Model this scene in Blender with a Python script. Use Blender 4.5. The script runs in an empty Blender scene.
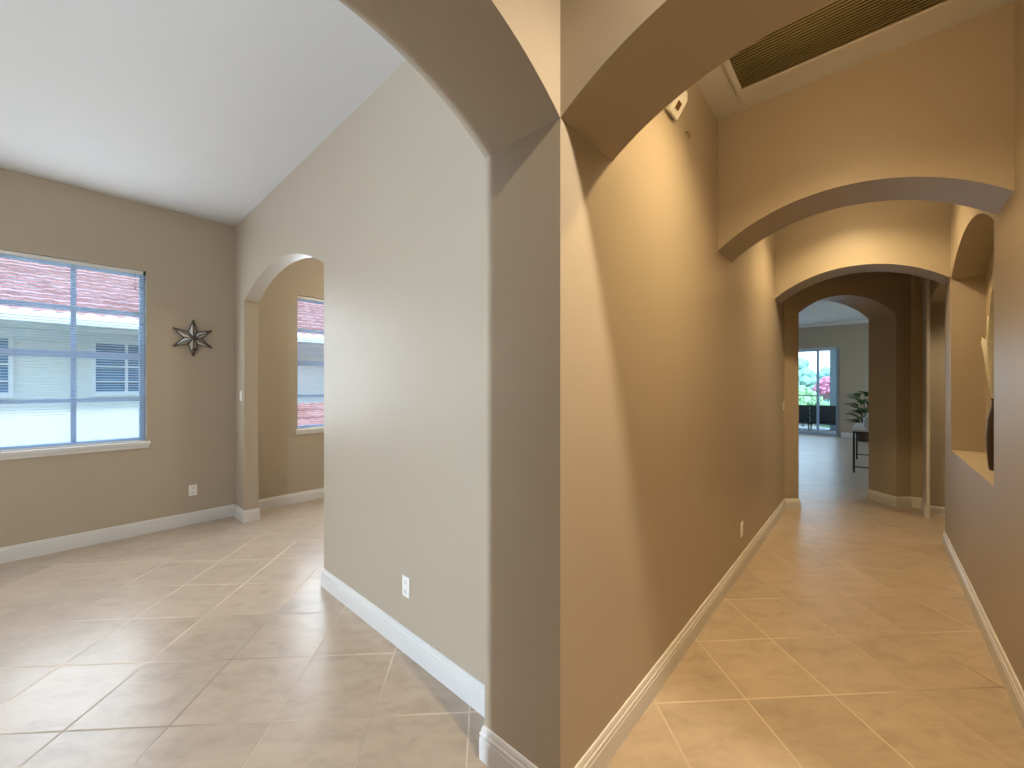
import bpy, bmesh, math, random
from mathutils import Vector, Matrix
from mathutils.geometry import tessellate_polygon
random.seed(7)
C = bpy.context.scene.collection
PI = math.pi
K = math.sqrt(.5)
H = 3.37          # ceiling height
SP = 2.445        # spring height of the arches

# ------------------------------------------------------------------ materials
def new_mat(name):
    m = bpy.data.materials.new(name); m.use_nodes = True
    nt = m.node_tree
    return m, nt, nt.nodes['Principled BSDF']
def L(nt, a, b): nt.links.new(a, b)
def N(nt, t, **kw):
    n = nt.nodes.new(t)
    for k, v in kw.items(): setattr(n, k, v)
    return n
def rgb(h):
    h = h.lstrip('#'); v = [int(h[i:i+2], 16)/255 for i in (0, 2, 4)]
    return tuple((c/12.92 if c <= .04045 else ((c+.055)/1.055)**2.4) for c in v) + (1,)
def simple(name, col, rough=.5, metal=0., var=.06, scale=8., bump=0., bscale=200., spec=.5):
    m, nt, b = new_mat(name)
    b.inputs['Roughness'].default_value = rough; b.inputs['Metallic'].default_value = metal
    b.inputs['Specular IOR Level'].default_value = spec
    tc = N(nt, 'ShaderNodeTexCoord')
    nz = N(nt, 'ShaderNodeTexNoise'); nz.inputs['Scale'].default_value = scale; nz.inputs['Detail'].default_value = 4
    L(nt, tc.outputs['Object'], nz.inputs['Vector'])
    mx = N(nt, 'ShaderNodeMix', data_type='RGBA')
    c = col if len(col) == 4 else tuple(col)+(1,)
    mx.inputs[6].default_value = tuple(v*(1-var) for v in c[:3])+(1,)
    mx.inputs[7].default_value = tuple(min(1, v*(1+var)) for v in c[:3])+(1,)
    L(nt, nz.outputs['Fac'], mx.inputs[0]); L(nt, mx.outputs[2], b.inputs['Base Color'])
    if bump:
        n2 = N(nt, 'ShaderNodeTexNoise'); n2.inputs['Scale'].default_value = bscale
        L(nt, tc.outputs['Object'], n2.inputs['Vector'])
        bp = N(nt, 'ShaderNodeBump'); bp.inputs['Strength'].default_value = bump; bp.inputs['Distance'].default_value = .002
        L(nt, n2.outputs['Fac'], bp.inputs['Height']); L(nt, bp.outputs['Normal'], b.inputs['Normal'])
    return m
M = {}
M['wall'] = simple('beige_paint', (.40, .34, .262), .42, var=.02, scale=2, bump=.12, bscale=160, spec=.35)
M['ceiling'] = simple('white_ceiling_paint', (.60, .595, .59), .8, var=.01, bump=.15, bscale=120, spec=.2)
M['trim'] = simple('white_trim_paint', (.64, .63, .62), .35, var=.01)
M['white_metal'] = simple('white_enamel', (.80, .80, .79), .4, var=.02)
M['frame'] = simple('window_frame_blue_lit', (.42, .57, .78), .4, var=.02)  # white frame; bluish backlight put into its colour
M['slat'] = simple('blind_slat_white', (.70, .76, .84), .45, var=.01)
M['plastic'] = simple('outlet_plastic', (.80, .79, .77), .35, var=.01)
M['hole'] = simple('socket_slot', (.10, .09, .08), .6)
M['grille'] = simple('grille_bronze', (.30, .235, .12), .5, var=.05)
M['void'] = simple('duct_dark', (.02, .018, .015), .8)
M['black'] = simple('black_steel', (.012, .013, .018), .4, var=.1)
M['silver'] = simple('aged_mirror', (.62, .63, .60), .22, metal=.85, var=.25, scale=25)
M['pewter'] = simple('dark_pewter', (.07, .06, .05), .4, metal=.7, var=.2, scale=30)
M['tabletop'] = simple('pale_table_top', (.62, .60, .58), .3, var=.05)
M['ceramic'] = simple('white_ceramic', (.80, .84, .88), .25, var=.01)
M['leaf'] = simple('leaf_green', (.045, .13, .03), .45, var=.35, scale=6)
M['stem'] = simple('stem_brown', (.09, .06, .03), .7, var=.2)
M['pot'] = simple('dark_brown_pot', (.05, .025, .018), .4, var=.2)
M['soil'] = simple('soil', (.03, .02, .015), .9, var=.3, scale=40)
M['vase'] = simple('dark_bronze_vase', (.045, .028, .02), .3, var=.2)
M['palm'] = simple('dried_palm', (.60, .57, .47), .7, var=.2, scale=30)
M['stucco'] = simple('cream_stucco', (.84, .84, .80), .85, var=.03, bump=.3, bscale=60)
M['gutter'] = simple('white_gutter', (.80, .84, .86), .5, var=.02)
M['sky_tint_glass'] = simple('house_window_glass', (.16, .28, .42), .15, var=.1)  # opaque pane; reflected sky put into its blue
M['house_frame'] = simple('house_window_frame', (.85, .87, .88), .5)
M['rail'] = simple('balcony_rail_grey', (.30, .36, .40), .5)
M['sofa_frame'] = simple('sofa_dark_frame', (.02, .03, .04), .5, var=.2)
M['sofa_cushion'] = simple('sofa_dark_cushion', (.035, .055, .07), .8, var=.2, scale=20)
M['terrace'] = simple('terrace_paver', (.60, .62, .62), .7, var=.06)
M['post'] = simple('lanai_post_paint', (.50, .66, .80), .6, var=.03)
M['bark'] = simple('bark', (.10, .075, .05), .9, var=.3)
M['lawn'] = simple('lawn_grass', (.15, .18, .10), .95, var=.25, scale=.6)
M['crown'] = simple('tree_leaves', (.32, .52, .28), .8, var=.3, scale=3)
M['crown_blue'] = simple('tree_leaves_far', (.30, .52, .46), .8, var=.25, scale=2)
M['bloom'] = simple('pink_bloom', (.62, .24, .34), .8, var=.35, scale=5)
M['brass'] = simple('brass_hook', (.30, .20, .08), .35, metal=.8)

def glass_mat():
    m, nt, b = new_mat('thin_clear_glass')
    nt.nodes.remove(b)
    out = nt.nodes['Material Output']
    tr = N(nt, 'ShaderNodeBsdfTransparent'); tr.inputs[0].default_value = (.86, .95, 1., 1)
    gl = N(nt, 'ShaderNodeBsdfGlossy'); gl.inputs['Roughness'].default_value = .02
    mx = N(nt, 'ShaderNodeMixShader'); mx.inputs[0].default_value = .05
    L(nt, tr.outputs[0], mx.inputs[1]); L(nt, gl.outputs[0], mx.inputs[2]); L(nt, mx.outputs[0], out.inputs[0])
    return m
M['glass'] = glass_mat()

def tile_mat():
    m, nt, b = new_mat('diagonal_floor_tile')
    geo = N(nt, 'ShaderNodeNewGeometry')
    mp = N(nt, 'ShaderNodeMapping')
    mp.inputs['Rotation'].default_value = (0, 0, -PI/4)     # to p=(x+y)/sqrt2, q=(y-x)/sqrt2
    L(nt, geo.outputs['Position'], mp.inputs['Vector'])
    P = .444
    off = N(nt, 'ShaderNodeVectorMath', operation='SUBTRACT'); off.inputs[1].default_value = (.108, .058, 0)
    L(nt, mp.outputs[0], off.inputs[0])
    sc = N(nt, 'ShaderNodeVectorMath', operation='SCALE'); sc.inputs['Scale'].default_value = 1/P
    L(nt, off.outputs[0], sc.inputs[0])
    fr = N(nt, 'ShaderNodeVectorMath', operation='FRACTION'); L(nt, sc.outputs[0], fr.inputs[0])
    fl = N(nt, 'ShaderNodeVectorMath', operation='FLOOR'); L(nt, sc.outputs[0], fl.inputs[0])
    sep = N(nt, 'ShaderNodeSeparateXYZ'); L(nt, fr.outputs[0], sep.inputs[0])
    def edge(o):
        a = N(nt, 'ShaderNodeMath', operation='SUBTRACT'); a.inputs[1].default_value = .5; L(nt, o, a.inputs[0])
        c = N(nt, 'ShaderNodeMath', operation='ABSOLUTE'); L(nt, a.outputs[0], c.inputs[0]); return c.outputs[0]
    mxx = N(nt, 'ShaderNodeMath', operation='MAXIMUM'); L(nt, edge(sep.outputs[0]), mxx.inputs[0]); L(nt, edge(sep.outputs[1]), mxx.inputs[1])
    ramp = N(nt, 'ShaderNodeMapRange'); ramp.inputs[1].default_value = .4885; ramp.inputs[2].default_value = .4925
    L(nt, mxx.outputs[0], ramp.inputs[0])
    grout = ramp.outputs[0]
    # per-tile tone
    wn = N(nt, 'ShaderNodeTexWhiteNoise', noise_dimensions='3D'); L(nt, fl.outputs[0], wn.inputs['Vector'])
    # mottling, shifted per tile
    shift = N(nt, 'ShaderNodeVectorMath', operation='SCALE'); shift.inputs['Scale'].default_value = 7.3; L(nt, wn.outputs['Color'], shift.inputs[0])
    add = N(nt, 'ShaderNodeVectorMath', operation='ADD'); L(nt, sc.outputs[0], add.inputs[0]); L(nt, shift.outputs[0], add.inputs[1])
    st = N(nt, 'ShaderNodeMapping'); st.inputs['Scale'].default_value = (1.0, 1.9, 1); L(nt, add.outputs[0], st.inputs['Vector'])
    nz = N(nt, 'ShaderNodeTexNoise'); nz.inputs['Scale'].default_value = 2.1; nz.inputs['Detail'].default_value = 8; nz.inputs['Roughness'].default_value = .68; nz.inputs['Distortion'].default_value = .45
    L(nt, st.outputs[0], nz.inputs['Vector'])
    cr = N(nt, 'ShaderNodeValToRGB')
    e = cr.color_ramp.elements
    e[0].position = .30; e[0].color = (.36, .284, .212, 1)
    e[1].position = .70; e[1].color = (.48, .395, .308, 1)
    x = e.new(.5); x.color = (.435, .35, .27, 1)
    L(nt, nz.outputs['Fac'], cr.inputs[0])
    tone = N(nt, 'ShaderNodeMapRange'); tone.inputs[3].default_value = .94; tone.inputs[4].default_value = 1.05
    L(nt, wn.outputs['Value'], tone.inputs[0])
    mul = N(nt, 'ShaderNodeVectorMath', operation='SCALE'); L(nt, cr.outputs[0], mul.inputs[0]); L(nt, tone.outputs[0], mul.inputs['Scale'])
    # grout: sandy, darker with dirt in places
    gn = N(nt, 'ShaderNodeTexNoise'); gn.inputs['Scale'].default_value = .8; L(nt, geo.outputs['Position'], gn.inputs['Vector'])
    gr = N(nt, 'ShaderNodeValToRGB'); ge = gr.color_ramp.elements
    ge[0].position = .33; ge[0].color = (.29, .225, .17, 1); ge[1].position = .52; ge[1].color = (.62, .53, .43, 1)
    L(nt, gn.outputs['Fac'], gr.inputs[0])
    mx = N(nt, 'ShaderNodeMix', data_type='RGBA'); L(nt, grout, mx.inputs[0]); L(nt, mul.outputs[0], mx.inputs[6]); L(nt, gr.outputs[0], mx.inputs[7])
    L(nt, mx.outputs[2], b.inputs['Base Color'])
    rr = N(nt, 'ShaderNodeMapRange'); rr.inputs[3].default_value = .30; rr.inputs[4].default_value = .8
    L(nt, grout, rr.inputs[0]); L(nt, rr.outputs[0], b.inputs['Roughness'])
    hm = N(nt, 'ShaderNodeMath', operation='MULTIPLY_ADD'); hm.inputs[1].default_value = -1.; L(nt, grout, hm.inputs[0])
    h2 = N(nt, 'ShaderNodeMath', operation='MULTIPLY'); h2.inputs[1].default_value = .35; L(nt, nz.outputs['Fac'], h2.inputs[0]); L(nt, h2.outputs[0], hm.inputs[2])
    bp = N(nt, 'ShaderNodeBump'); bp.inputs['Strength'].default_value = .35; bp.inputs['Distance'].default_value = .002
    L(nt, hm.outputs[0], bp.inputs['Height']); L(nt, bp.outputs['Normal'], b.inputs['Normal'])
    b.inputs['Specular IOR Level'].default_value = .38
    return m
M['tile'] = tile_mat()

def roof_mat():
    m, nt, b = new_mat('terracotta_roof_tile')
    tc = N(nt, 'ShaderNodeTexCoord')
    vo = N(nt, 'ShaderNodeTexVoronoi'); vo.inputs['Scale'].default_value = 4.; L(nt, tc.outputs['Object'], vo.inputs['Vector'])
    cr = N(nt, 'ShaderNodeValToRGB'); e = cr.color_ramp.elements
    e[0].color = (.36, .155, .14, 1); e[1].color = (.48, .25, .24, 1)
    s = N(nt, 'ShaderNodeSeparateColor'); L(nt, vo.outputs['Color'], s.inputs[0]); L(nt, s.outputs[0], cr.inputs[0])
    L(nt, cr.outputs[0], b.inputs['Base Color']); b.inputs['Roughness'].default_value = .85
    return m
M['roof'] = roof_mat()

# ------------------------------------------------------------------ mesh helpers
def link(name, bm, mat, parent=None, smooth=False):
    bmesh.ops.recalc_face_normals(bm, faces=bm.faces)
    me = bpy.data.meshes.new(name); bm.to_mesh(me); bm.free()
    me.materials.append(M[mat] if isinstance(mat, str) else mat)
    if smooth:
        for p in me.polygons: p.use_smooth = True
    o = bpy.data.objects.new(name, me); C.objects.link(o)
    if parent is not None: o.parent = parent
    return o
def tag(o, label, cat, group=None, kind=None):
    o['label'] = label; o['category'] = cat
    if group: o['group'] = group
    if kind: o['kind'] = kind
    return o
def thing(name, label, cat, loc=(0, 0, 0), rz=0., group=None, kind=None):
    o = bpy.data.objects.new(name, None); C.objects.link(o); o.empty_display_size = .1
    o.location = loc; o.rotation_euler = (0, 0, rz)
    return tag(o, label, cat, group, kind)
def struct(o, label, cat): return tag(o, label, cat, kind='structure')
def dup(src, loc=None, label=None):
    r = src.copy(); C.objects.link(r)
    for ch in list(src.children):
        c = ch.copy(); C.objects.link(c); c.parent = r
        for g in list(ch.children):
            d = g.copy(); C.objects.link(d); d.parent = c
    if loc is not None: r.location = loc
    if label: r['label'] = label
    return r
def box(bm, x0, x1, y0, y1, z0, z1, bev=0.):
    r = bmesh.ops.create_cube(bm, size=1.)
    vs = r['verts']
    for v in vs:
        v.co = Vector(((x0+x1)/2+v.co.x*(x1-x0), (y0+y1)/2+v.co.y*(y1-y0), (z0+z1)/2+v.co.z*(z1-z0)))
    if bev:
        es = list({e for v in vs for e in v.link_edges})
        bmesh.ops.bevel(bm, geom=es, offset=bev, segments=2, affect='EDGES', profile=.6)
def B(*boxes, bev=0.):
    bm = bmesh.new()
    for b in boxes: box(bm, *b, bev=bev)
    return bm
def lathe(bm, prof, n=24, c=(0, 0)):
    rings = []
    for r, z in prof:
        rings.append([bm.verts.new((c[0]+r*math.cos(2*PI*i/n), c[1]+r*math.sin(2*PI*i/n), z)) for i in range(n)])
    for a, b in zip(rings, rings[1:]):
        for i in range(n): bm.faces.new((a[i], a[(i+1) % n], b[(i+1) % n], b[i]))
    bm.faces.new(rings[0][::-1]); bm.faces.new(rings[-1])
def tube(bm, pts, rad, n=8):
    rings = []
    pts = [Vector(p) for p in pts]
    for k, p in enumerate(pts):
        d = (pts[min(k+1, len(pts)-1)]-pts[max(k-1, 0)]).normalized()
        u = d.cross(Vector((0, 0, 1)))
        if u.length < 1e-3: u = Vector((1, 0, 0))
        u.normalize(); w = d.cross(u)
        r = rad[k] if isinstance(rad, (list, tuple)) else rad
        rings.append([bm.verts.new(p+u*r*math.cos(2*PI*i/n)+w*r*math.sin(2*PI*i/n)) for i in range(n)])
    for a, b in zip(rings, rings[1:]):
        for i in range(n): bm.faces.new((a[i], a[(i+1) % n], b[(i+1) % n], b[i]))
    bm.faces.new(rings[0][::-1]); bm.faces.new(rings[-1])

def arc_pts(s0, s1, sp, rise, n=56):
    half = (s1-s0)/2; R = (half*half+rise*rise)/(2*rise); zc = sp+rise-R; c = (s0+s1)/2
    a = math.asin(half/R)
    return [(c+R*math.sin(-a+2*a*i/n), zc+R*math.cos(-a+2*a*i/n)) for i in range(n+1)]
def wall(name, org, d, s0, s1, thick, openings=(), holes=(), h=H, base=0., mat='wall', parent=None):
    """Solid wall: outline in (s, z), extruded by thick to the left of direction d. openings reach the floor and are arched."""
    d = Vector((d[0], d[1], 0)).normalized(); nrm = Vector((-d.y, d.x, 0)); o = Vector((org[0], org[1], 0))
    pts = [(s0, base)]
    for (a, b, sp, rise) in sorted(openings):
        if a > s0+1e-6: pts.append((a, base))
        else: pts.pop()
        pts += arc_pts(a, b, sp, rise) if rise else [(a, sp), (b, sp)]
        if b < s1-1e-6: pts.append((b, base))
    if not (openings and abs(sorted(openings)[-1][1]-s1) < 1e-6): pts.append((s1, base))
    pts += [(s1, h), (s0, h)]
    loops = [pts] + [list(hh) for hh in holes]
    flat = [p for lp in loops for p in lp]
    tris = tessellate_polygon([[Vector((p[0], p[1], 0)) for p in lp] for lp in loops])
    bm = bmesh.new()
    def at(p, t):
        v = o+d*p[0]+nrm*t; return bm.verts.new((v.x, v.y, p[1]))
    fr = [at(p, 0) for p in flat]; bk = [at(p, thick) for p in flat]
    for t in tris:
        try:
            bm.faces.new([fr[i] for i in t]); bm.faces.new([bk[i] for i in t][::-1])
        except ValueError: pass
    k = 0
    for lp in loops:
        n = len(lp)
        for i in range(n):
            a, b = k+i, k+(i+1) % n
            bm.faces.new((fr[a], fr[b], bk[b], bk[a]))
        k += n
    return link(name, bm, mat, parent)
BASE_PROF = [(0, 0), (.016, 0), (.016, .086), (.0135, .090), (.0135, .097), (.0155, .101), (.0145, .106), (.010, .112), (.010, .118), (.0085, .124), (.005, .132), (0, .134)]
def sweep(name, pts, label, prof=BASE_PROF, mat='trim', side=1):
    """Mitred moulding along a plan polyline, standing out to its right."""
    P = [Vector((p[0], p[1], 0)) for p in pts]
    bm = bmesh.new(); rings = []
    def rt(d): return Vector((d.y, -d.x, 0))*side
    for i, p in enumerate(P):
        if i == 0: m = rt((P[1]-P[0]).normalized())
        elif i == len(P)-1: m = rt((P[-1]-P[-2]).normalized())
        else:
            a = rt((P[i]-P[i-1]).normalized()); b = rt((P[i+1]-P[i]).normalized())
            m = (a+b)/(1+a.dot(b))
        rings.append([bm.verts.new((p.x+m.x*u, p.y+m.y*u, z)) for u, z in prof])
    n = len(prof)
    for a, b in zip(rings, rings[1:]):
        for i in range(n): bm.faces.new((a[i], a[(i+1) % n], b[(i+1) % n], b[i]))
    bm.faces.new(rings[0]); bm.faces.new(rings[-1][::-1])
    return struct(link(name, bm, mat), label, 'baseboard')

# ------------------------------------------------------------------ the setting
XL = -4.75
LA = (-.373, .155); LB = (-4.75, .24)                                  # front face of the wall with the far arch
LD = Vector((LB[0]-LA[0], LB[1]-LA[1], 0)); LLEN = LD.length; LD.normalize()
def onL(s, t=0.):                                                       # t: depth behind the front face
    n = Vector((LD.y, -LD.x, 0)); v = Vector((LA[0], LA[1], 0))+LD*s+n*t
    return (v.x, v.y)
A4 = 4.75
def on4(s, t=0.): return (K*s-K*t, A4+K*s+K*t)

struct(link('floor', B((-4.95, 5.0, -5.0, 14.35, -.15, 0)), 'tile'), 'diagonal beige ceramic tile floor running through all the rooms', 'floor')
bm = B((-4.95, 5.0, -5.0, 14.35, H, H+.2))
struct(link('ceiling', bm, 'ceiling'), 'flat white ceiling above the rooms and the hallway', 'ceiling')

# exterior left wall with the two windows and an added unseen light opening
WZ0, WZ1 = .935, 2.685
W1 = (-1.545, -.535); W2 = (.925, 1.935)
def rect(a, b, z0, z1): return [(a, z0), (b, z0), (b, z1), (a, z1)]
struct(wall('wall_left', (XL, 0), (0, 1), -5., 14.35, .2, holes=[rect(*W1, WZ0, WZ1), rect(*W2, WZ0, WZ1), rect(-4.0, -2.6, WZ0, WZ1)]),
       'beige outer wall with the blind-covered windows and the metal star', 'wall')
# foyer / left room wall with the big arch
struct(wall('wall_foyer_arch', (0, 0), (0, 1), -5., 0., .373, openings=[(-1.32, 0., SP, .215)]),
       'thick beige wall whose tall arch opens to the empty room', 'wall')
# corridor left wall (solid block) behind the corner column
struct(link('wall_corridor_left', B((-.373, 0, 0, 5.2, 0, H)), 'wall'), 'long beige left wall of the hallway and its column corner', 'wall')
# wall with the small arch, at the back of the left room
struct(wall('wall_back', LB, (LA[0]-LB[0], LA[1]-LB[1]), 0., LLEN, .135, openings=[(LLEN-4.01, LLEN-1.923, SP-.005, .245)]),
       'beige back wall of the empty room with an arch beside its end', 'wall')
# arches across the hallway
struct(wall('wall_first_arch', (0, 0), (1, 0), 0., 1.32, .373, openings=[(0., 1.32, SP, .215)]),
       'nearest arched header where the foyer meets the hallway', 'wall')
struct(wall('wall_second_arch', (0, 1.91), (1, 0), 0., 1.32, .37, openings=[(0., 1.32, 2.455, .235)]),
       'arched header across the hallway under the ceiling grille', 'wall')
struct(wall('wall_third_arch', (0, 4.085), (1, 0), 0., 1.32, .365, openings=[(0., 1.32, 2.465, .235)]),
       'arched header across the hallway at the far side of the niche', 'wall')
# right wall with the arched niche
n0, n1 = 2.36, 4.06
npts = [(n0, .95), (n1, .95)] + arc_pts(n0, n1, 2.45, .225)[::-1]
npts = [(-s, z) for s, z in npts]
struct(wall('wall_right', (1.32, 0), (0, -1), -4.45, 4.0, .20, holes=[npts]),
       'beige right wall of the hallway with an arched niche', 'wall')
struct(link('wall_niche_back', B((1.52, 1.70, -4.0, 4.45, 0, H)), 'wall'), 'back of the arched niche in the right wall', 'wall')
# diagonal wall with the arch to the living room
struct(wall('wall_diagonal', (0, A4), (K, K), 0.0, 1.64, .37, openings=[(.182, 1.449, 2.40, .228)]),
       'diagonal wall at the hallway end with the arch to the living room', 'wall')
struct(link('wall_vestibule', B((on4(1.64)[0], 1.262, on4(1.64)[1], 6.2, 0, H)), 'wall'), 'narrow beige wall piece right of the far arch', 'wall')
struct(link('trim_1', B((1.262, 1.292, 5.44, 6.2, 0, H), bev=.004), 'trim'), 'white vertical casing edge right of the far arch', 'trim')
struct(link('wall_side_passage', B((1.292, 3.2, 5.86, 6.1, 0, H)), 'wall'), 'beige wall seen through the gap beside the niche wall', 'wall')
struct(link('wall_passage_header', B((1.292, 3.2, 4.45, 5.86, 2.5, H)), 'wall'), 'lowered ceiling of the passage beside the niche wall', 'wall')
struct(link('wall_passage_end', B((3.2, 3.4, 4.25, 6.1, 0, H)), 'wall'), 'end wall of the side passage', 'wall')
struct(link('wall_passage_near', B((1.70, 3.2, 4.25, 4.45, 0, H)), 'wall'), 'near wall of the side passage', 'wall')
# living room shell
struct(link('wall_living_near', B((XL, -.373, 5.0, 5.2, 0, H), (3.4, 5.0, 5.9, 6.1, 0, H)), 'wall'), 'near walls of the living room', 'wall')
SX0, SX1, SZ = -3.3, .07, 2.645
struct(wall('wall_living_far', (XL, 14.15), (1, 0), 0., 9.75, .2, openings=[(SX0-XL, SX1-XL, SZ, 0)]),
       'grey-beige far living room wall beside the sliding door', 'wall')
RW = [(-y1, z) for y1, z in ()]
struct(wall('wall_living_right', (5.0, 0), (0, 1), 5.9, 14.35, .2, holes=[rect(7.5, 12.5, .3, 2.6)]), 'right wall of the living room', 'wall')  # unseen opening added to let fill light into the living room
# south side: entry and empty room fronts, with an unseen slit added for light
struct(wall('wall_front', (XL, -5.2), (1, 0), 0., 4.377, .2, holes=[rect(4.235, 4.375, .3, 2.75)]), 'front wall of the empty room', 'wall')
struct(link('wall_entry_block', B((0, 1.32, -1.52, -1.32, 0, H)), 'wall'), 'unseen wall added behind the camera to shade the foyer jamb', 'wall')  # unseen wall added to close the foyer and keep its jamb dark

# crown strip in the living room
struct(link('trim_2', B((XL, 5.0, 14.07, 14.15, H-.09, H-.0)), 'trim'), 'pale moulding along the far living room ceiling', 'trim')

# baseboards
sweep('baseboard_left', [(XL, -5.0), (XL, .235), onL(4.01), onL(4.01, .135), onL(LLEN-.01, .135)],
      'white moulded baseboard under the left window wall, wrapping the pier').data
sweep('baseboard_north', [onL(LLEN, .14), (XL, 4.99)], 'white baseboard under the window seen through the small arch')
jl0 = on4(.182); jl1 = on4(.182, .37)
sweep('baseboard_corridor', [onL(1.923, .135), onL(1.923), (-.373, .155), (-.373, 0), (0, 0), (0, A4), jl0, jl1],
      'white moulded baseboard along the back wall, column and hallway left wall')
sweep('baseboard_far', [on4(1.449, .37), on4(1.449), on4(1.64), (1.262, on4(1.64)[1]), (1.262, 5.46)],
      'white baseboard around the right jamb of the far arch')
sweep('baseboard_passage', [(1.292, 5.86), (3.2, 5.86)], 'white baseboard of the side passage', prof=[(u, z*.5) for u, z in BASE_PROF])
sweep('baseboard_right', [(1.7, 4.45), (1.32, 4.45), (1.32, -4.0)], 'white moulded baseboard along the hallway right wall')
sweep('baseboard_living', [(SX1+.03, 14.15), (5.0, 14.15)], 'white baseboard on the far living room wall')

# ------------------------------------------------------------------ windows and blinds
def window(name, y0, y1, label):
    w = thing(name, label, 'window', (XL, (y0+y1)/2, WZ0), kind='structure')
    hw = (y1-y0)/2; hh = WZ1-WZ0
    xa, xb = -.165, -.105
    f = .042
    o = link('window_frame', B((xa, xb, -hw, -hw+f, 0, hh), (xa, xb, hw-f, hw, 0, hh), (xa, xb, -hw+f, hw-f, 0, f), (xa, xb, -hw+f, hw-f, hh-f, hh), bev=.004), 'frame', w)
    bm = bmesh.new()
    box(bm, xa+.01, xb-.005, -.019, .019, f, hh-f)
    q = hh/4
    for k, t in ((1, .017), (2, .034), (3, .017)):
        box(bm, xa+.008, xb-.003, -hw+f, hw-f, q*k-t, q*k+t)
    link('muntin', bm, 'frame', w)
    link('pane', B((xa+.028, xa+.034, -hw+f*.9, hw-f*.9, f*.9, hh-f*.9)), 'glass', w)
    bm = B((-.104, .030, -hw+.001, hw-.001, -.004, .012))
    box(bm, .0005, .035, -hw-.03, hw+.03, -.022, .012, bev=.004)
    box(bm, .0005, .018, -hw-.02, hw+.02, -.055, -.022, bev=.003)
    link('window_sill', bm, 'trim', w)
    return w
def blind(y0, y1, label):
    b = thing('mini_blind', label, 'window blind', (XL-.045, (y0+y1)/2, WZ0), group=None)
    hw = (y1-y0)/2-.008; hh = WZ1-WZ0
    link('head_rail', B((-.014, .014, -hw, hw, hh-.034, hh-.003), bev=.003), 'white_metal', b)
    link('mounting_bracket', B((-.018, .018, hw-.012, hw+.006, hh-.038, hh-.001)), 'pewter', b)
    bm = bmesh.new()
    n = 67; z0 = .035; z1 = hh-.045
    a = math.radians(9)
    for i in range(n):
        z = z0+(z1-z0)*i/(n-1)
        pts = [(-.0125, 0), (-.005, .0016), (.005, .0016), (.0125, 0)]
        vs = []
        for yy in (-hw+.004, hw-.004):
            for u, v in pts:
                vs.append(bm.verts.new((u*math.cos(a)-v*math.sin(a), yy, z+u*math.sin(a)+v*math.cos(a))))
        for k in range(3): bm.faces.new((vs[k], vs[k+1], vs[k+5], vs[k+4]))
    link('slats', bm, 'slat', b)
    link('bottom_rail', B((-.012, .012, -hw, hw, .014, .026), bev=.003), 'white_metal', b)
    for yy in (-hw+.13, hw-.13):
        bm = bmesh.new(); tube(bm, [(.0135, yy, .02), (.0135, yy, hh-.03)], .0008, 6); link('ladder_cord', bm, 'slat', b)
    bm = bmesh.new(); tube(bm, [(.022, hw-.075, hh-.03), (.024, hw-.075, hh-.17)], .0022, 6); lathe(bm, [(.001, hh-.205), (.006, hh-.2), (.006, hh-.175), (.002, hh-.165)], 10, (.024, hw-.075))
    link('tilt_cord', bm, simple('cord_tassel', (.30, .30, .36), .6), b)
    return b
window('window_1', *W1, 'white-framed divided window beside the metal star')
window('window_2', *W2, 'white-framed divided window seen through the small arch')
blind(*W1, 'white mini blind with open slats in the large window beside the star')
blind(*W2, 'white mini blind in the window seen through the small arch')

# ------------------------------------------------------------------ wall fittings
def outlet_parts(t, sw=False):
    """built in local space: plate in the y-z plane, facing +x"""
    link('cover_plate', B((0, .006, -.036, .036, -.058, .058), bev=.0025), 'plastic', t)
    if sw:
        link('rocker', B((.0055, .010, -.016, .016, -.033, .033), bev=.002), 'plastic', t); return
    for s in (-1, 1):
        k = link('socket', B((.0055, .0085, -.017, .017, s*.026-.014, s*.026+.014), bev=.002), 'plastic', t)
        link('slot', B((.0084, .0090, -.009, -.006, s*.026-.004, s*.026+.006), (.0084, .0090, .006, .009, s*.026-.004, s*.026+.006), (.0084, .0090, -.003, .003, s*.026-.011, s*.026-.006)), 'hole', k)
def outlet(loc, rz, label, sw=False):
    t = thing('light_switch' if sw else 'wall_outlet', label, 'light switch' if sw else 'outlet', loc, rz)
    outlet_parts(t, sw); return t
oy = onL(.806)
outlet((XL+.0003, -.155, .372), 0, 'white electrical outlet low on the left window wall, below the star')
outlet((oy[0], oy[1]-.0003, .372), -PI/2-math.radians(1.1), 'white electrical outlet above the baseboard of the wall beside the column')
outlet((.0003, 2.59, .336), 0, 'small outlet low on the hallway left wall')
outlet((.0003, 4.66, 1.27), 0, 'light switch at the far end of the hallway left wall', True)
ls = onL(4.13)
outlet((ls[0], ls[1]-.0003, 1.40), -PI/2-math.radians(1.1), 'light switch on the narrow pier left of the small arch', True)

# chime box near the hallway ceiling, tilted downwards
t = thing('door_chime', 'small beige chime box high on the hallway left wall', 'door chime', (0, 1.005, 2.955))
bm = bmesh.new()
prof = [(0.001, 0), (.02, -.012), (.075, .07), (.075, .115), (.001, .13)]
f = [bm.verts.new((x, -.062, z)) for x, z in prof]; g = [bm.verts.new((x, .062, z)) for x, z in prof]
bm.faces.new(f); bm.faces.new(g[::-1])
for i in range(5): bm.faces.new((f[i], f[(i+1) % 5], g[(i+1) % 5], g[i]))
bmesh.ops.bevel(bm, geom=list(bm.edges), offset=.003, segments=2, affect='EDGES')
link('housing', bm, 'plastic', t)
bm = bmesh.new()
nx, nz = .83, -.557                                                      # outward direction of the tilted face
def tilt(u, v, w): return Vector((.0475+.557*v+nx*w, u, .029+.83*v+nz*w))
c0 = [bm.verts.new(tilt(u, v, .0005)) for u, v in ((-.02, -.018), (.02, -.018), (.02, .016), (-.02, .016))]
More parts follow.
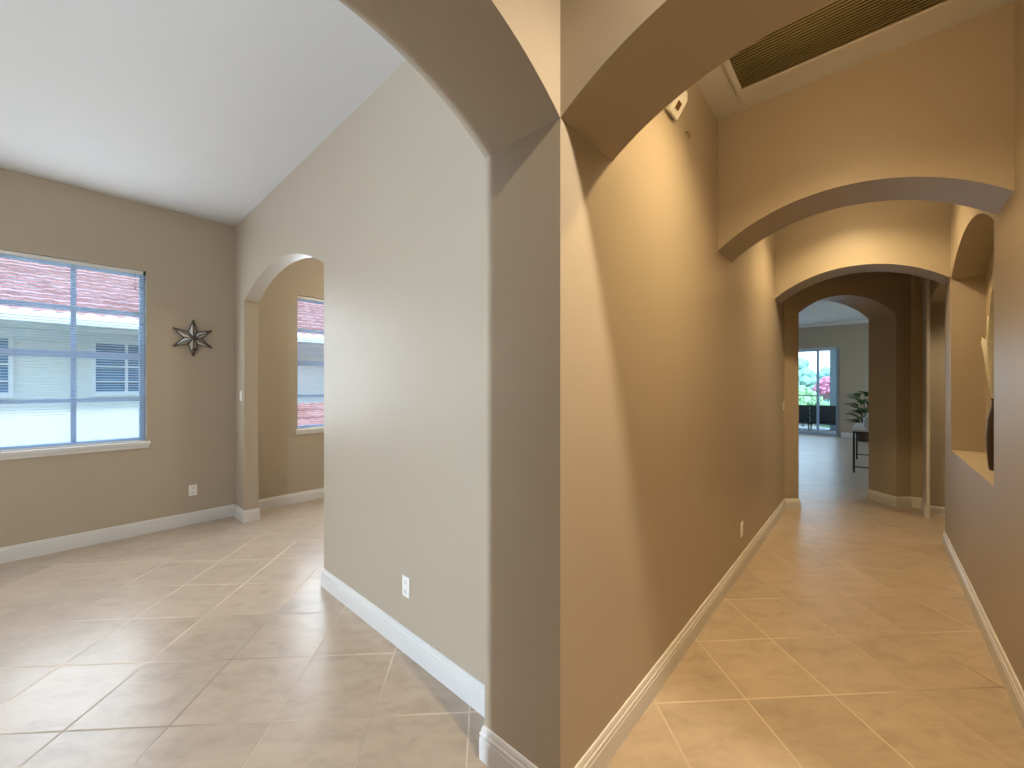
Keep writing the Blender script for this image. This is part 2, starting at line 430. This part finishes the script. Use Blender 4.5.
c1 = [bm.verts.new(tilt(u, v, .004)) for u, v in ((-.02, -.018), (.02, -.018), (.02, .016), (-.02, .016))]
bm.faces.new(c0[::-1]); bm.faces.new(c1)
for i in range(4): bm.faces.new((c0[i], c0[(i+1) % 4], c1[(i+1) % 4], c1[i]))
link('speaker_window', bm, 'brass', t)
bm = bmesh.new(); tube(bm, [(0, 1.262, 2.985), (.012, 1.268, 2.975), (.016, 1.276, 2.962), (.012, 1.284, 2.955)], .004, 8)
tag(link('picture_hook', bm, 'brass'), 'tiny bare hook left on the hallway wall below the chime box', 'hook')

# ceiling return-air grille
gx0, gx1, gy0, gy1 = .20, 1.075, 1.08, 1.68
t = thing('ceiling_vent', 'large louvred return air grille in the hallway ceiling', 'air vent', ((gx0+gx1)/2, (gy0+gy1)/2, H))
hx, hy = (gx1-gx0)/2, (gy1-gy0)/2; fw = .032
link('frame', B((-hx-fw, hx+fw, -hy-fw, -hy, -.012, 0), (-hx-fw, hx+fw, hy, hy+fw, -.012, 0), (-hx-fw, -hx, -hy, hy, -.012, 0), (hx, hx+fw, -hy, hy, -.012, 0), bev=.003), 'ceiling', t)
link('backing', B((-hx, hx, -hy, hy, -.0015, -.0003)), 'void', t)
bm = bmesh.new(); n = 28
for i in range(n):
    y = -hy+(i+.5)*2*hy/n
    r = bmesh.ops.create_cube(bm, size=1.)
    for v in r['verts']:
        u = v.co.y*.0012; w = v.co.z*.013
        a = math.radians(-25)
        v.co = Vector((v.co.x*2*hx, y+u*math.cos(a)-w*math.sin(a), -.0068+u*math.sin(a)+w*math.cos(a)))
link('louvres', bm, 'grille', t)

# star
t = thing('wall_star', 'six-pointed mirrored metal star hanging right of the window', 'wall decoration', (XL, -.158, 2.03))
R0, R1, DZ = .19, .078, .045
silver, edge = 'silver', 'pewter'
for k in range(6):
    a = PI/2+k*PI/3
    def P(r, ang, x): return Vector((x, r*math.cos(ang), r*math.sin(ang)))
    tip = P(R0, a, .022); l = P(R1, a+PI/6, .016); r = P(R1, a-PI/6, .016); c = Vector((.016+DZ, 0, 0)); bk = Vector((.003, 0, 0))
    bm = bmesh.new()
    vt = [bm.verts.new(v) for v in (tip, l, r, c, bk)]
    for f in ((0, 1, 3), (0, 3, 2), (0, 4, 1), (0, 2, 4), (1, 4, 3), (2, 3, 4)): bm.faces.new([vt[i] for i in f])
    arm = link('star_point', bm, 'silver', t)
    bm = bmesh.new()
    for p, q in ((tip, l), (tip, r), (tip, c), (c, l), (c, r)): tube(bm, [p, q], .0055, 6)
    bmesh.ops.create_icosphere(bm, subdivisions=2, radius=.0095, matrix=Matrix.Translation(tip))
    link('leading', bm, 'pewter', arm)
bm = bmesh.new(); bmesh.ops.create_icosphere(bm, subdivisions=3, radius=.024, matrix=Matrix.Translation((.062, 0, 0))); link('boss', bm, 'pewter', t, True)
bm = bmesh.new(); tube(bm, [(.03, .0, -.125), (.05, .012, -.125), (.062, .035, -.118)], .006, 8); lathe(bm, [(.004, -.15), (.014, -.145), (.017, -.118), (.013, -.112)], 14, (.045, .004))
link('candle_cup', bm, 'pewter', t)

# ------------------------------------------------------------------ niche vase with dried palm
t = thing('palm_vase', 'dark vase of pale dried palm leaves standing in the niche', 'vase', (1.43, 3.0, .95))
bm = bmesh.new()
lathe(bm, [(.036, 0), (.042, .01), (.050, .12), (.053, .22), (.046, .34), (.030, .42), (.027, .46), (.034, .48), (.029, .48), (.022, .45)], 28)
link('vase_body', bm, 'vase', t, True)
def blade(bm, base, out, up, length, width, droop, n=12):
    """A narrow folded leaf, with real thickness of its fold."""
    base = Vector(base); out = Vector(out).normalized(); side = out.cross(Vector((0, 0, 1))).normalized()
    prev = None
    for i in range(n+1):
        u = i/n
        p = base+out*(length*u*(.25+.75*u)*abs(1-up))+Vector((0, 0, length*(up*u-droop*u*u)))
        w = width*math.sin(PI*min(1, .08+u*.92))**.8*.5+.0006
        a = bm.verts.new(p-side*w+Vector((0, 0, .25*w))); m_ = bm.verts.new(p); b = bm.verts.new(p+side*w+Vector((0, 0, .25*w)))
        m2 = bm.verts.new(p-Vector((0, 0, .0012))-out*.0012)
        if prev:
            bm.faces.new((prev[0], a, m_, prev[1])); bm.faces.new((prev[1], m_, b, prev[2]))
            bm.faces.new((prev[0], prev[3], m2, a)); bm.faces.new((prev[3], prev[2], b, m2))
        prev = (a, m_, b, m2)
for k in range(28):
    yy = random.uniform(.6, 1.4) if k % 5 else -1.; bm = bmesh.new()
    blade(bm, (random.uniform(-.012, .012), random.uniform(-.015, .015), .44), (random.uniform(-.05, .07), yy if k % 3 else .8, 0), random.uniform(.55, .88), random.uniform(.80, 1.12), .052, random.uniform(.02, .12))
    link('palm_leaf', bm, 'palm', t)

# ------------------------------------------------------------------ living room
t = thing('console_table', 'narrow console table with pale top and black metal legs', 'table', (.543, 8.051, 0))
link('table_top', B((-.008, .40, -.01, 1.73, .715, .742), bev=.003), 'tabletop', t)
for x, y in ((0, 0), (.36, 0), (0, 1.69), (.36, 1.69)): link('leg', B((x, x+.03, y, y+.03, 0, .69), bev=.003), 'black', t)
link('apron', B((0, .39, 0, .03, .69, .715), (0, .39, 1.69, 1.72, .69, .715), (0, .03, .03, 1.69, .69, .715), (.36, .39, .03, 1.69, .69, .715)), 'black', t)
for y in (.005, 1.695): link('stretcher', B((.03, .36, y, y+.02, .095, .115)), 'black', t)
t = thing('table_vase', 'white vase standing on the console table', 'vase', (.765, 8.33, .742))
bm = bmesh.new(); lathe(bm, [(.05, 0), (.06, .01), (.085, .08), (.09, .13), (.07, .20), (.035, .25), (.032, .27), (.045, .285), (.038, .285), (.025, .26)], 28); link('vase_body', bm, 'ceramic', t, True)
bm = bmesh.new()
for a in (0, PI):
    c, s = math.cos(a), math.sin(a); bm = bmesh.new()
    tube(bm, [(c*.045, s*.045, .26), (c*.09, s*.09, .25), (c*.10, s*.10, .20), (c*.075, s*.075, .17)], .008, 8)
    link('handle', bm, 'ceramic', t, True)

def leaf_mesh(bm, base, az, length, rise, width, n=9):
    o = Vector((math.cos(az), math.sin(az), 0)); s = Vector((-o.y, o.x, 0)); base = Vector(base); prev = None
    for i in range(n+1):
        u = i/n
        p = base+o*length*u+Vector((0, 0, rise*math.sin(u*PI*.62)*length))
        w = width*(.04+math.sin(PI*u)**.7)*.5
        a = bm.verts.new(p-s*w+Vector((0, 0, .2*w))); m_ = bm.verts.new(p); b = bm.verts.new(p+s*w+Vector((0, 0, .2*w))); d = bm.verts.new(p-Vector((0, 0, .004)))
        if prev:
            for f in ((prev[0], a, m_, prev[1]), (prev[1], m_, b, prev[2]), (prev[0], prev[3], d, a), (prev[3], prev[2], b, d)): bm.faces.new(f)
        prev = (a, m_, b, d)
t = thing('potted_plant', 'leafy green house plant in a dark pot by the far wall', 'plant', (.62, 13.35, 0))
bm = bmesh.new(); lathe(bm, [(.13, 0), (.15, .02), (.20, .36), (.215, .38), (.20, .40), (.18, .38), (.17, .34)], 28); p = link('pot', bm, 'pot', t, True)
bm = bmesh.new(); lathe(bm, [(.165, .33), (.165, .345)], 24); link('soil', bm, 'soil', t)
for k in range(16):
    az = k*2.399+.4; h = .45+.055*k
    st = bmesh.new(); tp = Vector((.10*math.cos(az), .10*math.sin(az), h))
    tube(st, [(.03*math.cos(az), .03*math.sin(az), .34), tuple(tp*.6+Vector((0, 0, .15))), tuple(tp)], [.012, .009, .006], 6)
    s_ = link('stalk', st, 'stem', t)
    bm = bmesh.new()
    for q in range(5): leaf_mesh(bm, tp-Vector((0, 0, .02*q)), az+(q-2)*.42, .34-.03*abs(q-2), .28, .10)
    link('leaf', bm, 'leaf', s_)

# sliding door
t = thing('door_1', 'white-framed sliding glass door to the terrace', 'door', (0, 14.15, 0), kind='structure')
bm = B((SX0, SX1, .04, .16, SZ-.05, SZ), (SX0, SX1, .04, .16, 0, .035), (SX0, SX0+.05, .04, .16, .035, SZ-.05), (SX1-.05, SX1, .04, .16, .035, SZ-.05))
link('door_frame', bm, simple('door_frame_grey', (.52, .58, .64), .4), t)
for a, b, y in ((SX1-.05-.50, SX1-.05, .06), (-1.72, -.42, .10), (-3.25, -1.68, .06)):
    pn = link('sliding_panel', B((a, a+.04, y, y+.035, .035, SZ-.05), (b-.04, b, y, y+.035, .035, SZ-.05), (a+.04, b-.04, y, y+.035, .035, .09), (a+.04, b-.04, y, y+.035, SZ-.10, SZ-.05)), 'frame', t)
    link('pane', B((a+.035, b-.035, y+.014, y+.02, .08, SZ-.09)), 'glass', pn)

# ------------------------------------------------------------------ terrace and beyond
struct(link('terrace_floor', B((-6, 6, 14.35, 17.4, -.2, -.03)), 'terrace'), 'pale terrace floor outside the sliding door', 'terrace')
t = thing('balcony_railing', 'grey metal balcony railing beyond the outdoor sofa', 'railing', (0, 17.2, -.03))
link('top_rail', B((-4.5, 1.5, -.03, .03, 1.14, 1.18)), 'rail', t); link('bottom_rail', B((-4.5, 1.5, -.02, .02, .08, .11)), 'rail', t)
for k in range(26): link('baluster', B((-4.4+k*.235, -4.38+k*.235, -.01, .01, .11, 1.14)), 'rail', t)
struct(link('trim_3', B((-.31, .10, 16.6, 16.9, -.03, 3.1)), 'post'), 'pale blue-grey lanai post at the right of the sliding door view', 'post')
struct(link('trim_4', B((-6, 6, 14.35, 17.4, 3.1, 3.25)), 'ceiling'), 'terrace roof slab', 'roof')

t = thing('outdoor_sofa', 'dark slatted-back sofa on the terrace outside the glass door', 'sofa', (-.84, 15.95, -.03))
hw = .92
link('back_frame', B((-hw, hw, -.03, .03, .80, .865), (-hw, hw, -.03, .03, .22, .27), (-hw, -hw+.05, -.03, .03, .27, .80), (hw-.05, hw, -.03, .03, .27, .80), (-.03, .03, -.03, .03, .27, .80), (.50, .56, -.03, .03, .27, .80), bev=.005), 'sofa_frame', t)
for z in (.38, .52, .66): link('back_slat', B((-hw+.05, hw-.05, -.015, .015, z-.035, z+.035)), 'sofa_frame', t)
link('seat_frame', B((-hw, hw, .03, .80, .22, .30)), 'sofa_frame', t)
for x in (-hw+.05, .0, hw-.05):
    for y in (0., .74): link('leg', B((x-.02, x+.02, y-.02, y+.02, 0, .22)), 'sofa_frame', t)
for x in (-hw, hw-.06): link('arm', B((x, x+.06, .03, .80, .30, .60), bev=.01), 'sofa_frame', t)
for x in (-.44, .44): link('seat_cushion', B((x-.41, x+.41, .10, .78, .30, .44), bev=.03), 'sofa_cushion', t)
for x in (-.44, .44): link('back_cushion', B((x-.41, x+.41, .035, .17, .44, .82), bev=.03), 'sofa_cushion', t)

struct(link('ground', B((-60, 60, -60, 120, -3.6, -3.4)), 'lawn'), 'grass ground below the terrace', 'ground')
def tree(x, y, z, r, hgt, mat, label, name='tree', trunk=True, seed=0):
    rnd = random.Random(seed)
    t = thing(name, label, 'tree' if trunk else 'bush', (x, y, -3.4))
    bm = bmesh.new()
    tube(bm, [(0, 0, 0), (.1*r, 0, hgt*.4), (0, .1*r, hgt*.75)], [.07*r+.05, .05*r+.04, .03*r+.02], 10)
    link('trunk', bm, 'bark', t)
    bm = bmesh.new()
    zc = z+3.4
    bmesh.ops.create_icosphere(bm, subdivisions=3, radius=r*.74, matrix=Matrix.Translation((0, 0, zc)))
    for i in range(150):                                                 # leaf clumps over the crown's surface
        th = rnd.uniform(0, 2*PI); ph = math.acos(rnd.uniform(-.85, 1))
        rr = r*rnd.uniform(.66, .86)
        c = Vector((rr*math.sin(ph)*math.cos(th), rr*math.sin(ph)*math.sin(th), zc+rr*math.cos(ph)))
        q = bmesh.ops.create_icosphere(bm, subdivisions=2, radius=r*rnd.uniform(.10, .19), matrix=Matrix.Translation(c))
        for v in q['verts']: v.co += Vector((rnd.uniform(-1, 1), rnd.uniform(-1, 1), rnd.uniform(-1, 1)))*r*.022
    link('crown', bm, mat, t)
    return t
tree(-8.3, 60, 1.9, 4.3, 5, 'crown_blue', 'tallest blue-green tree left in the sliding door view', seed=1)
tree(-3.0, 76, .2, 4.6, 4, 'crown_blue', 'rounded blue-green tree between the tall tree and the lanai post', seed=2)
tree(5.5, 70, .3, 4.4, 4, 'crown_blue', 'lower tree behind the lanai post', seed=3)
tree(-3.9, 42, -.2, 1.7, 3, 'crown', 'pale green bush in front of the tall tree', seed=4)
tree(-2.25, 46.5, 1.15, 1.25, 4, 'bloom', 'pink flowering tree beside the lanai post', seed=5)
tree(-1.2, 38, -.9, 1.5, 2, 'crown', 'green bush low in front of the pink tree', seed=6)
tree(-6.6, 48, -.3, 2.2, 2, 'crown', 'green bush low below the tallest tree', seed=9)

# neighbouring house
hs = thing('neighbor_house', 'cream neighboring house with red tiled roof outside the windows', 'house', (-9.0, 0, -3.4))
link('wall', B((-6.0, 0, -9, 10, 0, 5.80)), 'stucco', hs)
def roof(name, x0, z0, run, slope, ya, yb, hip=0.):
    """barrel-tiled slope: rows that step, waves across; x decreases upslope"""
    bm = bmesh.new(); rows = int(run/.30); nw = int((yb-ya)/.055)
    prev = None
    for i in range(rows):
        for e in (0, 1):
            u = (i+e)*.30
            ring = []
            for j in range(nw+1):
                y = ya+(yb-ya)*j/nw
                if hip: y = min(y, yb-hip*u)
                wv = .035*abs(math.sin(PI*y/.22))
                ring.append(bm.verts.new((x0-u*.92, y, z0+u*slope+wv+(.05 if e == 0 else .0))))
            if prev:
                for j in range(nw):
                    bm.faces.new((prev[j], prev[j+1], ring[j+1], ring[j]))
            prev = ring
    return link(name, bm, 'roof', hs)
roof('roof', .62, 5.95, 7.5, .40, -9.5, 10.5)
link('gutter', B((.60, .74, -9.5, 10.5, 5.83, 5.95), bev=.02), 'gutter', hs)
link('soffit', B((0, .60, -9.5, 10.5, 5.79, 5.84)), 'gutter', hs)
link('frieze', B((0, .03, -9, 10, 5.62, 5.79)), 'gutter', hs)
def house_window(y0, y1):
    z0, z1 = 4.76, 5.68; f = .05; mid = (y0+y1)/2
    o = link('window', B((0, .05, y0, y0+f, z0, z1), (0, .05, y1-f, y1, z0, z1), (0, .05, y0+f, y1-f, z0, z0+f), (0, .05, y0+f, y1-f, z1-f, z1),
        (.0, .045, mid-.018, mid+.018, z0+f, z1-f), (.0, .045, y0+f, mid-.018, 4.965, 4.99), (.0, .045, mid+.018, y1-f, 4.965, 4.99), (.0, .045, y0+f, mid-.018, 5.22, 5.25), (.0, .045, mid+.018, y1-f, 5.22, 5.25)), 'house_frame', hs)
    link('pane', B((.004, .012, y0+f*.8, y1-f*.8, z0+f*.8, z1-f*.8)), 'sky_tint_glass', o)
    bm = B((0, .055, y0-.02, y1+.02, z0-.035, z0)); link('sill', bm, 'house_frame', o)
for a, b in ((-2.42, -1.57), (-.745, .11), (6.4, 7.2)): house_window(a, b)
roof('porch_roof', 1.9, 3.55, 2.0, .52, 1.2, 5.4, hip=.45)
link('porch_wall', B((0, 1.6, 1.5, 4.6, 0, 3.5)), 'stucco', hs)

# ------------------------------------------------------------------ light
def spot(x, y, z, watt, col, ang=150, blend=.5, rad=.05):
    l = bpy.data.lights.new('downlight', 'SPOT'); l.energy = watt; l.color = col; l.spot_size = math.radians(ang); l.spot_blend = blend; l.shadow_soft_size = rad
    o = bpy.data.objects.new('downlight', l); C.objects.link(o); o.location = (x, y, z); return o
def aimed(x, y, z, to, watt, col, ang, blend, rad=.04):
    o = spot(x, y, z, watt, col, ang, blend, rad); o.rotation_euler = (Vector(to)-Vector((x, y, z))).to_track_quat('-Z', 'Y').to_euler(); return o
def area(x, y, z, sx, sy, rot, watt, col):
    l = bpy.data.lights.new('added_daylight', 'AREA'); l.shape = 'RECTANGLE'; l.size = sx; l.size_y = sy; l.energy = watt; l.color = col
    o = bpy.data.objects.new('added_daylight', l); C.objects.link(o); o.location = (x, y, z); o.rotation_euler = rot; return o
WARM = (1., .73, .38)
def point_lamp(x, y, z, watt, col, rad=.06):
    l = bpy.data.lights.new('point_lamp', 'POINT'); l.energy = watt; l.color = col; l.shadow_soft_size = rad
    o = bpy.data.objects.new('point_lamp', l); C.objects.link(o); o.location = (x, y, z)
aimed(1.22, -.24, 3.33, (0, .6, .95), 225, (1., .85, .64), 102, .9)
spot(.66, .85, 3.36, 265, WARM, 132, 1.)
point_lamp(.66, .85, 3.12, 10, WARM)
spot(.66, 3.5, 3.36, 200, WARM, 132, 1.)
point_lamp(.66, 3.3, 3.14, 9, WARM)
spot(2.2, 5.15, 2.48, 55, (1., .80, .52), 160, .5)  # added unseen lamp to brighten the side passage
point_lamp(-.43, -4.3, 1.55, 215, (.84, .92, 1.), .04)  # added unseen lamp filling the empty room, set out of the jamb's view
point_lamp(-2.6, 2.7, 3.1, 110, (1., .84, .58), .12)
DAY = (.79, .895, 1.)
area(XL-.012, -3.3, 1.81, 1.4, 1.7, (PI/2, 0, -PI/2), 16, DAY)  # added fill light at the unseen third opening
area(XL-.012, -1.04, 1.81, .98, 1.7, (PI/2, 0, -PI/2), 42, DAY)
area(-.445, -5.19, 1.45, .13, 2.2, (PI/2, 0, 0), 205, (.64, .82, 1.))  # added slit light for the back wall, kept off the column jamb
area(XL-.012, 1.43, 1.81, .98, 1.7, (PI/2, 0, -PI/2), 50, DAY)
area(5.02, 10., 1.45, 4.8, 2.2, (PI/2, 0, PI/2), 110, (.62, .82, 1.))  # added fill light at the living room's unseen opening
area(-1.6, 14.13, 1.33, 3.2, 2.5, (-PI/2, 0, 0), 24, (.50, .76, 1.))
sun = bpy.data.lights.new('sun', 'SUN'); sun.energy = 5.; sun.angle = math.radians(3); sun.color = (1, .96, .9)
so = bpy.data.objects.new('sun', sun); C.objects.link(so)
so.rotation_euler = Vector((-.55, .12, -1.0)).to_track_quat('-Z', 'Y').to_euler()

w = bpy.data.worlds.new('sky'); bpy.context.scene.world = w; w.use_nodes = True
nt = w.node_tree; bg = nt.nodes['Background']
tc = N(nt, 'ShaderNodeTexCoord'); sp = N(nt, 'ShaderNodeSeparateXYZ'); L(nt, tc.outputs['Generated'], sp.inputs[0])
cr = N(nt, 'ShaderNodeValToRGB'); e = cr.color_ramp.elements
e[0].position = .0; e[0].color = (.88, .94, 1., 1); e[1].position = .7; e[1].color = (.52, .72, 1., 1)
L(nt, sp.outputs['Z'], cr.inputs[0]); L(nt, cr.outputs[0], bg.inputs['Color']); bg.inputs['Strength'].default_value = 3.5

# ------------------------------------------------------------------ camera
cam = bpy.data.cameras.new('camera'); co = bpy.data.objects.new('camera', cam); C.objects.link(co)
cam.sensor_width = 36.; cam.lens = 407./1024*36.; cam.clip_start = .02; cam.clip_end = 500
cam.shift_y = (384.-385.)/1024*-1
co.location = (.811, -1.1655, 1.52); co.rotation_euler = (PI/2, 0, math.radians(41.6))
sc = bpy.context.scene
sc.camera = co
sc.view_settings.view_transform = 'Standard'; sc.view_settings.look = 'None'; sc.view_settings.gamma = 1.; sc.view_settings.use_curve_mapping = False
sc.view_settings.exposure = 0.
sc.cycles.use_denoising = True
sc.cycles.max_bounces = 12; sc.cycles.diffuse_bounces = 8; sc.cycles.transparent_max_bounces = 16
